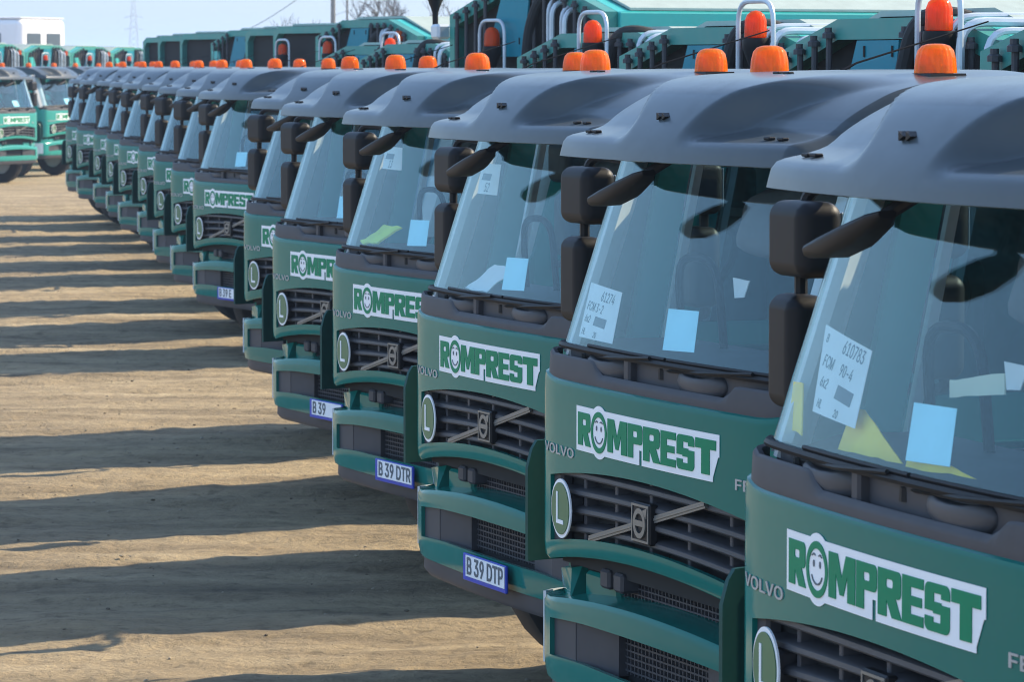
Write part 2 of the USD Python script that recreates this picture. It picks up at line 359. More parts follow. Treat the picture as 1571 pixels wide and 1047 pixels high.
def build_cab(T):
    # --- shell of the cab: side walls with window and wheel arch, back wall, roof, floor
    side = Polygon([(.20, 1.02), (1.72, 1.02), (1.72, 2.80), (.85, 2.80), (.62, 2.68), (.50, 2.62), (.30, 1.94), (.20, 1.80)])
    side = side.difference(Point(.98, .62).buffer(.58, 24))
    win = Polygon([(.40, 1.92), (.58, 2.58), (1.28, 2.58), (1.28, 1.86), (.46, 1.86)]).buffer(-.03).buffer(.03)
    wall = side.difference(win)
    parts = [yz(wall, -1.135, -1.095), yz(wall, 1.095, 1.135), cbox(-1.135, 1.135, 1.68, 1.72, 1.0, 2.80, .01), box(-1.09, 1.09, .25, 1.68, 1.02, 1.06)]
    cab = add(T, 'cab_shell', cat(parts), 'green_paint')
    add(T, 'roof', cbox(-1.10, 1.10, 1.05, 1.74, 2.80, 2.86, .025), 'visor_grey')
    for s in (-1, 1):
        x0 = 1.137 * s
        door = Polygon([(.30, 1.22), (.42, 1.20), (1.36, 1.66), (1.36, 2.68), (.52, 2.68), (.30, 1.93)]).difference(Point(.98, .62).buffer(.64, 24)).difference(win.buffer(.015))
        dp = add(T, 'door', yz(door, min(x0, x0 + .012 * s), max(x0, x0 + .012 * s)), 'green_paint')
        add(dp, 'handle', cbox(min(x0 + .012 * s, x0 + .04 * s), max(x0 + .012 * s, x0 + .04 * s), 1.12, 1.30, 1.74, 1.78, .008), 'black_plastic')
        add(dp, 'window', yz(win.buffer(.004), min(s * 1.11, s * 1.115), max(s * 1.11, s * 1.115)), 'side_glass')
    # --- green front panel with the grille opening
    pl = full(plan(1.14)); zs = [0, .35, .7, 1]
    rows = [1.185, 1.20, 1.235, 1.25, 1.487, 1.50, 1.56, 1.63, 1.70, 1.755, 1.775, 1.782]
    P = np.zeros((len(pl), len(rows), 3))
    for i, (x, y) in enumerate(pl):
        for j, z in enumerate(rows):
            sag = .08 * min(abs(x), 1.0) ** 2 * np.clip((1.60 - z) / .12, 0, 1)
            inset = .016 if j == 0 else (.004 if j in (1,) else 0)
            inset += {10: .004, 11: .014}.get(j, 0)
            up = .03 * smooth01((abs(x) - .85) / .3) if z > 1.7 else 0
            P[i, j] = (x * (1 - inset * .6), y + inset, z - sag + up)
    mask = np.ones((len(pl) - 1, len(rows) - 1), bool)
    for i in range(len(pl) - 1):
        if abs((pl[i, 0] + pl[i + 1, 0]) / 2) < .93: mask[i, 3] = False
    add(T, 'front_panel', shell(P, .022, mask), 'green_paint')
    for s in (-1, 1):       # wing that climbs from the panel to the pillar
        poly = Polygon([(.19, 1.60), (.21, 1.815), (.27, 1.90), (.36, 2.02), (.46, 2.10), (.46, 1.60)])
        add(T, 'corner_wing', yz(poly, min(1.118 * s, 1.142 * s), max(1.118 * s, 1.142 * s)), 'green_paint')
        # upright air deflector standing off the corner
        pts = []
        for u in np.linspace(0, 1, 10):
            y = .06 + .19 * u; x = s * (1.195 + .030 * math.sin(u * 1.7))
            top = 1.52 - .10 * max(0, 1 - u / .25) ** 2
            pts.append([(x, y, z) for z in np.linspace(1.07, top, 8)])
        add(T, 'corner_deflector', shell(np.array(pts), .016, flip=(s > 0)), 'deflector_green')
        for z in (1.14, 1.42): add(T, 'deflector_bracket', cbox(min(s * 1.10, s * 1.20), max(s * 1.10, s * 1.20), .14, .18, z, z + .025, .004), 'black_plastic')
    # --- cowl, scuttle and wipers under the glass
    xs = np.linspace(-1.10, 1.10, 56); P = []
    for x in xs:
        ztop = 1.868 - .045 * smooth01((.60 - abs(x - .08)) / .10) + .012 * (abs(x) > .95)
        y = float(F(x)) + .012 + (0.05 * max(0, abs(x) - 1.0) / .1)
        P.append([(x, y + .012, 1.70), (x, y, 1.772), (x, y, 1.80), (x, y + .004, ztop - .010), (x, y + .014, ztop), (x, y + .03, ztop - .004)])
    add(T, 'cowl', shell(np.array(P), .010), 'grey_plastic')
    sc = [[(x, float(F(x)) + .05 + .10 * t, 1.77 + .02 * t) for t in (0, 1)] for x in np.linspace(-1.08, 1.08, 20)]
    add(T, 'scuttle', shell(np.array(sc), .02, flip=True), 'black_plastic')
    edge = [(x, float(W(x, 1.895)) - .012, 1.897) for x in np.linspace(-1.02, 1.02, 30)]
    add(T, 'lower_seal', tube(edge, .012, 6), 'black_plastic')
    back = [[(x, float(W(x, 1.90)) + .012, z) for z in (1.76, 1.90)] for x in np.linspace(-1.04, 1.04, 24)]
    add(T, 'bulkhead', shell(np.array(back), .02), 'grey_plastic')
    for x in (-.46, .34):      # moulded drain bowls
        bowl = trimesh.creation.icosphere(2, 1.0); v = bowl.vertices * [.19, .05, .062]; v[:, 2] = np.minimum(v[:, 2], .02 + .1 * (v[:, 0] / .19) ** 2 * .2)
        bowl.vertices = v + [x, float(F(x)) + .075, 1.850]
        add(T, 'drain_cover', bowl, 'slat_grey', smooth=40)
    add(T, 'centre_post', cbox(-.245, -.195, .035, .075, 1.78, 1.90, .008), 'grey_plastic')
    for x0, x1 in ((-.72, .10), (.02, .86)):
        pv = (x0, float(F(x0)) + .075, 1.84)
        a = add(T, 'wiper', cat([lathe([(0, 0), (.022, 0), (.02, .035), (0, .04)], 10, pv), tube([(pv[0], pv[1], 1.87), (x0 + .4, W(x0 + .4, 1.90) - .03, 1.892), (x1 - .1, W(x1 - .1, 1.92) - .03, 1.912)], .007, 6)]), 'black_plastic')
        add(a, 'wiper_blade', tube([(x, float(W(x, 1.925)) - .018, 1.914) for x in np.linspace(x0 + .1, x1, 12)], .007, 6), 'black_plastic')
    # --- windscreen, pillars, roof header
    zz = np.linspace(1.895, 2.64, 12); xs = np.concatenate([-np.linspace(1.03, .9, 8), np.linspace(-.85, .85, 18), np.linspace(.9, 1.03, 8)])
    P = np.array([[(x * (1 - .03 * (z - 1.9)), float(W(x, z)), z) for z in zz] for x in xs])
    add(T, 'windscreen', shell(P, .006), 'windscreen_glass', smooth=True)
    for s in (-1, 1):
        P = np.array([[(s * x * (1 - .03 * (z - 1.9)), float(W(x, z)) + .016 + .25 * max(0, x - .97), z) for z in np.linspace(1.86, 2.68, 10)] for x in (.90, .93, .96, 1.0, 1.04, 1.07)])
        add(T, 'pillar_trim', shell(P, .03, flip=(s < 0)), 'trim_light')
        out = [hull([(s * 1.05, float(W(1.03, z0)) + .004, z0), (s * 1.115, float(W(1.03, z0)) + .05, z0), (s * 1.115, float(W(1.03, z0)) + .14, z0), (s * 1.06, float(W(1.03, z0)) + .12, z0),
                     (s * 1.025, float(W(1.03, z1)) + .004, z1), (s * 1.10, float(W(1.03, z1)) + .05, z1), (s * 1.10, float(W(1.03, z1)) + .14, z1), (s * 1.05, float(W(1.03, z1)) + .12, z1)]) for z0, z1 in ((1.86, 2.68),)]
        add(T, 'pillar', cat(out), 'trim_light')
    add(T, 'header', cbox(-1.08, 1.08, .40, .60, 2.60, 2.66, .015), 'grey_plastic')
    visor = add(T, 'sun_visor', visor_mesh(), 'visor_grey', smooth=50)
    for x, y, z, w in ((-.018, .078, 2.738, .03), (.022, .080, 2.738, .03)):
        add(visor, 'vent_slot', hull([(x - w / 2, y - .012, z + .012), (x + w / 2, y - .012, z), (x - w / 2, y - .012, z - .012), (x - w / 2, y + .02, z + .012), (x + w / 2, y + .02, z), (x - w / 2, y + .02, z - .012)]), 'black_plastic')
    for x, y, z in ((-.80, .145, 2.673), (-.72, .135, 2.674), (.80, .145, 2.673), (.72, .135, 2.674), (.02, .50, 2.884), (.10, .50, 2.884)):
        add(visor, 'vent_slot', cbox(x - .022, x + .022, y - .012, y + .012, z - .004, z + .006, .003), 'black_plastic')
    for s in (-1, 1):
        add(T, 'visor_bracket', tube([(s * .72, .10, 2.60), (s * .72, .32, 2.64)], .014, 6), 'black_plastic')
    # --- grille
    g = add(T, 'grille', cat([box(-.95, .95, .10, .115, 1.10, 1.53), box(-.95, .95, .05, .115, 1.50, 1.53)]), 'dark_void')
    for k, z in enumerate((1.275, 1.335, 1.395, 1.455)):
        P = []
        for x in np.linspace(-.91, .91, 24):
            y = float(F(x)); zk = z - (.055 - .012 * k) * x * x
            P.append([(x, y + .085, zk + .022), (x, y + .030, zk + .017), (x, y + .018, zk + .008), (x, y + .016, zk - .005), (x, y + .024, zk - .012), (x, y + .05, zk - .013)])
        add(g, 'slat', shell(np.array(P), .006, flip=True), 'slat_grey')
    for x in (-.62, -.31, .0, .31, .62):
        add(g, 'divider', cbox(x - .012, x + .012, F(x) + .035, F(x) + .10, 1.22 - .08 * x * x, 1.50 - .08 * x * x, .003), 'grey_plastic')
    for s in (-1, 1):
        add(g, 'grille_end', cbox(min(s * .84, s * .95), max(s * .84, s * .95), .05, .10, 1.16, 1.44, .01), 'grey_plastic')
    a, b = np.array((-.49, .010, 1.235)), np.array((.49, .014, 1.462))
    dv = (b - a) / np.linalg.norm(b - a); nn = np.array((-dv[2], 0, dv[0])) * .0125
    bar = cat([hull([a + nn, a - nn, b + nn, b - nn, a + nn + (0, .012, 0), a - nn + (0, .012, 0), b + nn + (0, .012, 0), b - nn + (0, .012, 0)]),
               hull([a + nn * .3 + (0, -.003, 0), a - nn * .3 + (0, -.003, 0), b + nn * .3 + (0, -.003, 0), b - nn * .3 + (0, -.003, 0), a + nn * .5 + (0, .001, 0), a - nn * .5 + (0, .001, 0), b + nn * .5 + (0, .001, 0), b - nn * .5 + (0, .001, 0)])])
    add(T, 'diagonal_bar', bar, 'silver')
    em = add(T, 'emblem', cbox(-.078, .078, -.004, .03, 1.275, 1.417, .006), 'black_plastic')
    o = Point(0, 1.346)
    ring = o.buffer(.052, 20).difference(o.buffer(.034, 20)).union(sbox(-.05, 1.336, .05, 1.356)).union(Polygon([(.028, 1.392), (.066, 1.404), (.056, 1.366)]))
    fr = sbox(-.072, 1.281, .072, 1.411).difference(sbox(-.064, 1.289, .064, 1.403))
    add(em, 'emblem_mark', cat([xz(extrude(ring, .006), -.0045), xz(extrude(fr, .003), -.0045)]), 'silver')
    # --- round learner-style badge with the letter L
    bx, bz = -.742, 1.318
    bd = add(T, 'round_badge', on_panel(Point(bx, bz).buffer(.107, 28), .010, .006), 'decal_white')
    add(bd, 'badge_disc', on_panel(Point(bx, bz).buffer(.094, 28), .0165, .003), 'badge_green')
    add(bd, 'badge_letter', on_panel(sbox(bx - .036, bz - .055, bx - .020, bz + .06).union(sbox(bx - .036, bz - .055, bx + .040, bz - .040)), .0200, .002), 'decal_white')
    add(bd, 'badge_mount', cbox(bx - .05, bx + .05, F(bx) - .004, F(bx) + .06, bz - .05, bz + .05, .01), 'grey_plastic')
    # --- company logo on the panel and the maker's lettering
    wh, gr, ink = logo()
    lg = add(T, 'company_logo', on_panel(wh, .0015, .0015), 'decal_white')
    add(lg, 'logo_letters', on_panel(gr, .0035, .002), 'decal_green')
    add(lg, 'logo_face', on_panel(ink, .0035, .002), 'ink')
    add(T, 'maker_lettering', text_on('VOLVO', .033, -.985, 1.508, width=.345, lift=.0005, depth=.003), 'lettering_grey')
    add(T, 'model_lettering', text_on('FE', .034, .72, 1.535, width=.10, lift=.0005, depth=.003), 'lettering_grey')
    # --- recess and mesh between panel and bumper
    lm = add(T, 'lower_grille', cat([box(-1.02, 1.02, .16, .175, .98, 1.22), box(-1.02, 1.02, .06, .16, 1.185, 1.19)]), 'dark_void')
    bars = [box(-.55, .75, .145, .158, z, z + .006) for z in np.arange(1.02, 1.19, .022)] + [box(x, x + .006, .147, .156, 1.0, 1.19) for x in np.arange(-.55, .75, .030)]
    add(lm, 'mesh_bars', cat(bars), 'grey_plastic', kind='stuff')
    for x in (-.52, -.40, .82): add(lm, 'hinge_bracket', cbox(x - .04, x + .04, .08, .16, 1.05, 1.12, .01), 'grey_plastic')
    # --- bumper
    bp = plan(1.185, corner=.15, depth=.20, n=22, back=.22); bp = full(bp)
    prof = [(.24, 1.045, 1), (.22, 1.05, 1), (.05, 1.028, 1), (.012, 1.022, 1), (.0, 1.005, 1), (.0, .950, .6), (.0, .930, .5), (.0, .775, 0), (.0, .755, 0), (.004, .70, 0), (.016, .66, 0), (.05, .655, 0)]
    P = np.zeros((len(bp), len(prof), 3))
    for i, (x, y) in enumerate(bp):
        for j, (dy, z, sg) in enumerate(prof):
            sc = 1 - dy * .25 if abs(x) > 1.0 else 1
            xx = x * (1 - .5 * dy * max(0, (abs(x) - .95)) / .2)
            yy = y + dy * (1 if abs(x) < 1.03 else max(0, 1 - (abs(x) - 1.03) / .12)) + .005
            P[i, j] = (xx, yy, z - sg * .06 * min(abs(x), 1.0) ** 2 - .02 * (1 - sg) * smooth01((abs(x) - .5) / .6) * (j < 9))
    mask = np.ones((len(bp) - 1, len(prof) - 1), bool)
    for i in range(len(bp) - 1):
        if abs((bp[i, 0] + bp[i + 1, 0]) / 2) < .93: mask[i, 6] = False
    add(T, 'bumper', shell(P, .02, mask, flip=True), 'green_paint')
    for s in (-1, 1):
        b = [(s * 1.165, .19, .95), (s * 1.165, .33, .97), (s * .82, .075, .97), (s * .80, .30, 1.0), (s * 1.155, .20, 1.04), (s * 1.14, .33, 1.07), (s * 1.05, .135, 1.06), (s * .90, .115, 1.078), (s * .86, .14, 1.088), (s * .85, .30, 1.10), (s * 1.0, .33, 1.10)]
        add(T, 'corner_step', hull(b), 'green_paint')
        add(T, 'inner_step', cbox(min(s * .80, s * .50), max(s * .80, s * .50), .125, .26, .98, 1.082, .012), 'green_paint')
        # lamp housing in the bumper opening: two dark facets
        f1 = cat([hull([(s * .945, F(.945) + .022, .745), (s * .945, F(.945) + .022, .90), (s * .68, F(.7) + .020, .745), (s * .68, F(.7) + .020, .92), (s * .945, .14, .745), (s * .945, .14, .90), (s * .68, .14, .745), (s * .68, .14, .92)]),
                  hull([(s * .678, F(.7) + .022, .745), (s * .678, F(.7) + .022, .92), (s * .38, .080, .755), (s * .38, .080, .93), (s * .678, .14, .745), (s * .678, .14, .92), (s * .38, .14, .755), (s * .38, .14, .93)])])
        add(T, 'fog_lamp_housing', f1, 'grey_plastic')
        Q = []
        for (x, y) in bp[::-1]:
            if s * x > 1.10: Q.append([(x + s * .006, y + .001, z) for z in np.linspace(.70, .965, 5)])
        add(T, 'corner_lamp', shell(np.array(Q), .012, flip=False), 'lamp_clear')
    gl = add(T, 'bumper_grille', box(-.52, .52, .12, .135, .74, .95), 'dark_void')
    bars = [box(-.5, .5, .105, .118, z, z + .007) for z in np.arange(.775, .93, .024)] + [box(x, x + .007, .107, .116, .765, .93) for x in np.arange(-.5, .5, .032)]
    add(gl, 'mesh_bars', cat(bars), 'grey_plastic', kind='stuff')
    P = np.array([[(x * .985, y + dy, z) for dy, z in ((.03, .66), (.028, .60), (.05, .575), (.12, .57))] for x, y in bp])
    add(T, 'lower_lip', shell(P, .02, flip=True), 'grey_plastic')
    # --- wing mirrors: arm and two housings each side; near-view mirror over the glass
    for s in (-1, 1):
        arm = arc([(s * 1.08, .42, 2.56), (s * 1.42, .42, 2.575), (s * 1.44, .39, 2.50), (s * 1.44, .39, 1.98), (s * 1.42, .42, 1.90), (s * 1.12, .42, 1.885)])
        add(T, 'mirror_arm', tube(arm, .019, 8), 'black_plastic')
        add(T, 'wing_mirror', rbox(min(s * 1.26, s * 1.52), max(s * 1.26, s * 1.52), .31, .45, 2.315, 2.53, .045), 'black_plastic')
        add(T, 'wide_mirror', rbox(min(s * 1.33, s * 1.52), max(s * 1.33, s * 1.52), .31, .44, 1.94, 2.265, .045), 'black_plastic')
        w1 = stage.GetPrimAtPath(T + '/wing_mirror_001') or stage.GetPrimAtPath(T + '/wing_mirror')
        add(str(w1.GetPath()), 'mirror_glass', cbox(min(s * 1.29, s * 1.49), max(s * 1.29, s * 1.49), .449, .455, 2.345, 2.50, .002), 'chrome')
    p0, p1 = np.array((-.52, .035, 2.43)), np.array((-.06, .05, 2.545)); pts = []
    for t, dd, up, dn in ((0, .020, .006, .008), (.08, .038, .012, .020), (.35, .054, .017, .036), (.65, .056, .017, .036), (.9, .042, .013, .024), (1, .024, .008, .010)):
        c = p0 + (p1 - p0) * t + np.array((0, 0, -.012 * math.sin(math.pi * t)))
        for yy, zz in ((-dd * .86, up), (dd * .86, up), (-dd, up * .3), (dd, up * .3), (-dd * .9, -dn * .6), (dd * .9, -dn * .6), (-dd * .55, -dn), (dd * .55, -dn)):
            pts.append(c + np.array((-.25 * zz, yy, zz)))
    fm = add(T, 'front_mirror', hull(pts), 'black_plastic', smooth=50)
    add(fm, 'mirror_bracket', cat([tube([(-.10, .06, 2.54), (-.04, .12, 2.59), (.0, .22, 2.63)], .018, 8), tube([(-.18, .06, 2.52), (-.04, .14, 2.60)], .012, 6)]), 'black_plastic')
    # --- flat amber beacons on the roof and an aerial
    for s in (-1, 1):
        bx, by = s * .64, .78
        base = add(T, 'roof_beacon', hull([(bx + a, by + b, z) for a in (-.10, .10) for b in (-.075, .075) for z in (2.80, 2.845)] + [(bx + a, by + b, 2.885) for a in (-.09, .09) for b in (-.065, .065)]), 'black_plastic')
        pr = [(0, .106), (.028, .105), (.048, .098), (.062, .082), (.070, .05), (.074, 0), (.064, 0), (.058, .045), (.045, .082), (0, .092)]
        ln = ribbed(lathe([(r, z) for r, z in pr], 72), 0, 0); v = ln.vertices * [1.12, .9, .92]; ln.vertices = v + [bx, by, 2.886]
        add(base, 'beacon_lens', ln, 'amber_lens', smooth=60)
        add(base, 'beacon_core', lathe([(0, 0), (.045, 0), (.045, .022), (.026, .03), (.024, .06), (0, .065)], 12, (bx, by, 2.887)), 'lamp_core')
    add(T, 'aerial', tube([(-.35, .86, 2.86), (-.34, .98, 2.92), (-.32, 1.5, 3.07)], [.010, .004, .003], 5), 'black_plastic')
    # --- inside the cab
    db = hull([(x, y, z) for x in (-1.05, 1.05) for y, z in ((.30, 1.55), (.20, 1.86), (.36, 1.905), (.62, 1.90), (.72, 1.80), (.66, 1.55))])
    ds = add(T, 'dashboard', db, 'dash_grey')
    hd = hull([(-.14, .30, 1.89), (.82, .30, 1.89), (-.10, .66, 1.89), (.80, .66, 1.89), (-.04, .315, 2.00), (.74, .33, 2.02), (.06, .36, 2.085), (.62, .38, 2.12), (.10, .46, 2.13), (.56, .48, 2.165), (.06, .62, 2.10), (.64, .62, 2.14)])
    hd = trimesh.graph.smooth_shade(hd.subdivide().subdivide()); hd = trimesh.Trimesh(hd.vertices, hd.faces)
    trimesh.smoothing.filter_laplacian(hd, iterations=6)
    hd.apply_translation((-.20, 0, 0))
    add(ds, 'instrument_hood', hd, 'dash_grey', smooth=True)
    ring = trimesh.creation.torus(.225, .018, major_sections=28, minor_sections=8); ring.apply_transform(trimesh.transformations.rotation_matrix(math.radians(55), (1, 0, 0)))
    ring.apply_translation((.50, .80, 2.02))
    sw = cat([ring, tube([(.50, .80, 2.02), (.50, .66, 1.86)], .03, 8), tube([(.29, .80, 2.02), (.71, .80, 2.02)], .018, 6)])
    add(T, 'steering_wheel', sw, 'black_plastic')
    add(T, 'grab_handle', tube(arc([(-.78, .50, 1.90), (-.78, .48, 2.22), (-.48, .50, 2.22), (-.46, .52, 1.90)]), .016, 8), 'black_plastic')
    for x in (-.52, .50):
        st = add(T, 'seat', cat([rbox(x - .24, x + .24, .95, 1.40, 1.48, 1.66, .05), rbox(x - .23, x + .23, 1.34, 1.50, 1.62, 2.22, .06)]), 'seat_grey')
        add(st, 'headrest', rbox(x - .13, x + .13, 1.38, 1.49, 2.26, 2.46, .05), 'seat_grey')
    add(T, 'rear_lining', box(-1.08, 1.08, 1.62, 1.66, 1.1, 2.78), 'trim_light')
    for s in (-1, 1):
        dl = Polygon([(.35, 1.2), (1.60, 1.2), (1.60, 2.66), (1.40, 2.66), (1.40, 1.84), (.40, 1.84)])
        add(T, 'door_lining', yz(dl, min(s * 1.07, s * 1.09), max(s * 1.07, s * 1.09)), 'dash_grey')
        fr = Polygon([(.40, 1.86), (.52, 1.86), (.68, 2.66), (.56, 2.66)])
        add(T, 'door_frame', yz(fr, min(s * 1.055, s * 1.092), max(s * 1.055, s * 1.092)), 'body_teal')
        fr = Polygon([(.545, 1.86), (.575, 1.86), (.735, 2.66), (.705, 2.66)])
        add(T, 'window_seal', yz(fr, min(s * 1.06, s * 1.09), max(s * 1.06, s * 1.09)), 'trim_light')
    # pale sheet lying against the glass on every dashboard
    add(T, 'dash_sheet', sheet_on_glass([(-.045, 2.078), (.200, 2.083), (.252, 1.948), (.005, 1.940)]), 'paper_blue')
    # --- chassis and front wheels
    add(T, 'chassis', cat([cbox(s * .42 - .05, s * .42 + .05, .35, 7.6, .72, 1.0, .01) for s in (-1, 1)] + [box(-.45, .45, y, y + .12, .74, .96) for y in (.5, 2.2, 4.2, 6.4)] + [box(-.45, .45, .3, 1.6, .66, 1.0)]), 'black_plastic')
    wheels = [(s * 1.0, .98) for s in (-1, 1)] + [(s * 1.0, 5.6) for s in (-1, 1)]
    for x, y in wheels:
        r = .48; prf = [(.27, -.13), (.42, -.14), (r - .01, -.11), (r, -.07), (r, .07), (r - .01, .11), (.42, .14), (.27, .13), (.27, -.13)]
        w = lathe(prf, 28); w.apply_transform(trimesh.transformations.rotation_matrix(math.pi / 2, (0, 1, 0))); w.apply_translation((x, y, .1 + r))
        wp = add(T, 'wheel', w, 'rubber')
        o = 1 if x > 0 else -1
        rim = lathe([(0, -.02), (.10, -.02), (.11, .06), (.16, .06), (.20, -.03), (.25, .02), (.275, .11), (.28, .11), (.28, -.10), (0, -.10)], 24)
        rim.apply_transform(trimesh.transformations.rotation_matrix(o * math.pi / 2, (0, 1, 0))); rim.apply_translation((x, y, .1 + r))
        add(wp, 'rim', rim, 'wheel_steel')

def build_body(T, zs, zt, hoop, tall, boxy=False, dl=0.0, flat=.55):
    """the tipping body behind the cab: chamfered top, front bulkhead with rods, blue plate, hose and pipes"""
    global add
    if dl:                                  # longer wheelbase: the same body set further back
        plain_add = add
        def moved(parent, name, mesh, *a, **k):
            if parent == T or parent.startswith(T + '/'): mesh = mesh.copy(); mesh.apply_translation((0, dl, 0))
            return plain_add(parent, name, mesh, *a, **k)
        add = moved
    w, c, y0, y1, zb = 1.22, (1.06 if boxy else flat), 2.06, 7.9, 1.05
    sec = np.array([(-w, zb), (-w, zs), (-c, zt), (c, zt), (w, zs), (w, zb)])
    poly = Polygon(sec); m = extrude(poly, y1 - y0); v = m.vertices.copy(); m.vertices = np.stack([v[:, 0], y0 + v[:, 2], v[:, 1]], 1)
    m.invert() if m.volume < 0 else None
    b = add(T, 'body', m, 'body_teal', smooth=False)
    for s in (-1, 1):
        add(b, 'side_rail', cbox(min(s * w, s * (w + .04)), max(s * w, s * (w + .04)), y0, y1, zs - .15, zs - .005, .006), 'body_teal')
        for y in np.arange(y0 + .45, y1, .9):
            add(b, 'rib', cbox(min(s * w, s * (w + .03)), max(s * w, s * (w + .03)), y, y + .09, zb, zs - .152, .005), 'body_teal')
    top = Polygon([(-w + .02, zs + .012), (-c, zt + .012), (c, zt + .012), (w - .02, zs + .012), (w - .02, zs + .03), (c, zt + .04), (-c, zt + .04), (-w + .02, zs + .03)])
    tm = extrude(top, y1 - y0 - .2); v = tm.vertices.copy(); tm.vertices = np.stack([v[:, 0], y0 + .12 + v[:, 2], v[:, 1]], 1)
    add(b, 'roof_cover', tm, 'roof_pale', smooth=False)
    # bulkhead frame
    edge = LineString([(-w, zb + .9), (-w, zs), (-c, zt), (c, zt), (w, zs), (w, zb + .9)])
    outer = Polygon(list(edge.coords)); rail_h = .095
    inner = Polygon([(-w + .08, zb + .8), (-w + .08, zs - rail_h), (-c, zt - rail_h), (c, zt - rail_h), (w - .08, zs - rail_h), (w - .08, zb + .8)])
    fr = outer.difference(inner)
    add(T, 'bulkhead_frame', xz(extrude(fr, .10), 2.055), 'rail_green')
    add(T, 'bulkhead_plate', xz(extrude(outer.buffer(-.02), .01), 2.058), 'dark_void')
    for x in ([] if boxy else np.arange(-1.05, 1.10, .155)):
        if -.50 < x < .14: continue
        ztop = zt - .06 if abs(x) < c else zt - (abs(x) - c) / (w - c) * (zt - zs) - .05
        r_ = tube([(x, 1.93, zb + .95), (x, 1.93, ztop)], .016, 8)
        k = lathe([(0, 0), (.03, 0), (.03, .022), (.018, .03), (.018, .05), (0, .05)], 8, (x, 1.925, ztop - .03))
        add(T, 'bulkhead_rod', cat([r_, k]), 'slat_grey')
    if not boxy:
        bl = xz(extrude(Polygon([(-.56, zt - .62), (.02, zt - .62), (.12, zt - .10), (-.30, zt - .10)]), .014), 1.945)
        bp = add(T, 'blue_plate', bl, 'panel_blue')
        for x, z in ((-.22, zt - .15), (.06, zt - .15), (-.33, zt - .5), (-.04, zt - .5)):
            add(bp, 'slot', box(x - .008, x + .008, 1.926, 1.9305, z - .025, z + .025), 'dark_void')
        if tall:
            hs = arc([(.10, 1.90, zt - .75), (.16, 1.90, zt - .40), (.30, 1.92, zt - .16), (.36, 2.05, zt - .14)])
        else:
            hs = arc([(.14, 1.90, zt - .65), (.20, 1.90, zt - .30), (.28, 1.93, zt - .01), (.36, 2.06, zt + .02), (.38, 2.3, zt - .06)])
        add(T, 'hose', tube(hs, .040, 10), 'rubber')
        for k, x in enumerate((.46, .55, .66, .74) if tall else (.66, .80, 1.00)):
            y = 1.90 - .02 * (k % 2)
            zt2 = zt if x < c else zt - (x - c) / (w - c) * (zt - zs)
            if tall: line = [(x, y, zb + .95), (x, y, zt2 - .12), (x, 2.06, zt2 - .11)]
            else: line = [(x, y, zb + .95), (x, y, zt2 + .025 + .01 * k), (x, 2.4 + .1 * k, zt2 + .03), (x + .12, 3.0, zt2 - .01)]
            add(T, 'pipe', tube(arc(line), .016 + .005 * (k % 2), 8), 'steel_tube')
    hx = hoop; hz = 2.95
    hp = add(T, 'beacon_guard', tube(arc([(hx - .20, 1.86, hz - .35), (hx - .20, 1.86, hz + .31), (hx + .20, 1.86, hz + .31), (hx + .20, 1.86, hz - .35)]), .014, 8), 'steel_tube')
    pole_beacon(T, hx, 1.86, hz + .065)
    if tall and not boxy:
        lz = zs - .06
        ln = lathe([(0, .12), (.03, .12), (.042, .10), (.055, .0), (0, 0)], 16, (.86, 1.92, lz))
        lb = add(T, 'bulkhead_lamp', ln, 'orange_lens'); add(lb, 'lamp_bracket', cbox(.80, .92, 1.88, 1.955, lz - .03, lz - .001, .006), 'black_plastic')
        add(T, 'slant_brace', xz(extrude(Polygon([(-1.12, zs - .12), (-.88, zs - .12), (-.42, zb + .95), (-.70, zb + .95)]), .03), 1.951), 'body_teal')
    if dl: add = plain_add

def pole_beacon(T, hx, y, z):
    cone = lathe([(0, -.30), (.022, -.30), (.024, -.14), (.038, -.10), (.070, -.015), (.074, .02), (.070, .045), (0, .045)], 20, (hx, y, z))
    c = add(T, 'pole_beacon', cone, 'black_plastic')
    pr = [(0, .195), (.026, .189), (.047, .170), (.058, .140), (.061, .05), (.054, .046), (.050, .135), (.038, .16), (0, .185)]
    add(c, 'beacon_lens', ribbed(lathe(pr, 72, (hx, y, z)), hx, y), 'orange_lens', smooth=60)
    add(c, 'beacon_core', lathe([(0, .046), (.04, .046), (.04, .08), (.02, .09), (.02, .13), (0, .135)], 10, (hx, y, z)), 'lamp_core')

for nm, args in (('truck_low', (2.965, 3.125, .64, False)), ('truck_tall', (3.26, 3.46, -.35, True)),
                 ('truck_sunlit', (3.26, 3.46, -.35, True)), ('truck_high', (3.31, 3.60, -.35, True, False, 0.0, .20)), ('truck_long', (3.26, 3.46, -.75, True, False, .42)), ('truck_box', (3.36, 3.44, -.75, True, True, .22)), ('truck_short', (3.36, 3.44, -.75, True, True, -.22))):
    root = f'/World/{nm}'; keep = M['green_paint']
    if nm == 'truck_sunlit': M['green_paint'] = M['sunlit_green']      # same cab green, lightened so the sun on these cabs is in the colour
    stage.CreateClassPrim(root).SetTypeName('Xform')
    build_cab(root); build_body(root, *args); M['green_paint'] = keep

def place(name, proto, X, Y, phi, label, group, inst=True, z=-.1):
    path, k = f'/World/{name}', 0
    while stage.GetPrimAtPath(path):
        k += 1; path = f'/World/{name}_{k:03d}'
    x = UsdGeom.Xform.Define(stage, path)
    x.AddTranslateOp().Set((X, Y, z)); x.AddRotateZOp().Set(phi - 90)
    p = x.GetPrim(); p.GetReferences().AddInternalReference(f'/World/{proto}')
    p.SetInstanceable(inst); tag(path, label, 'truck', group)
    return path

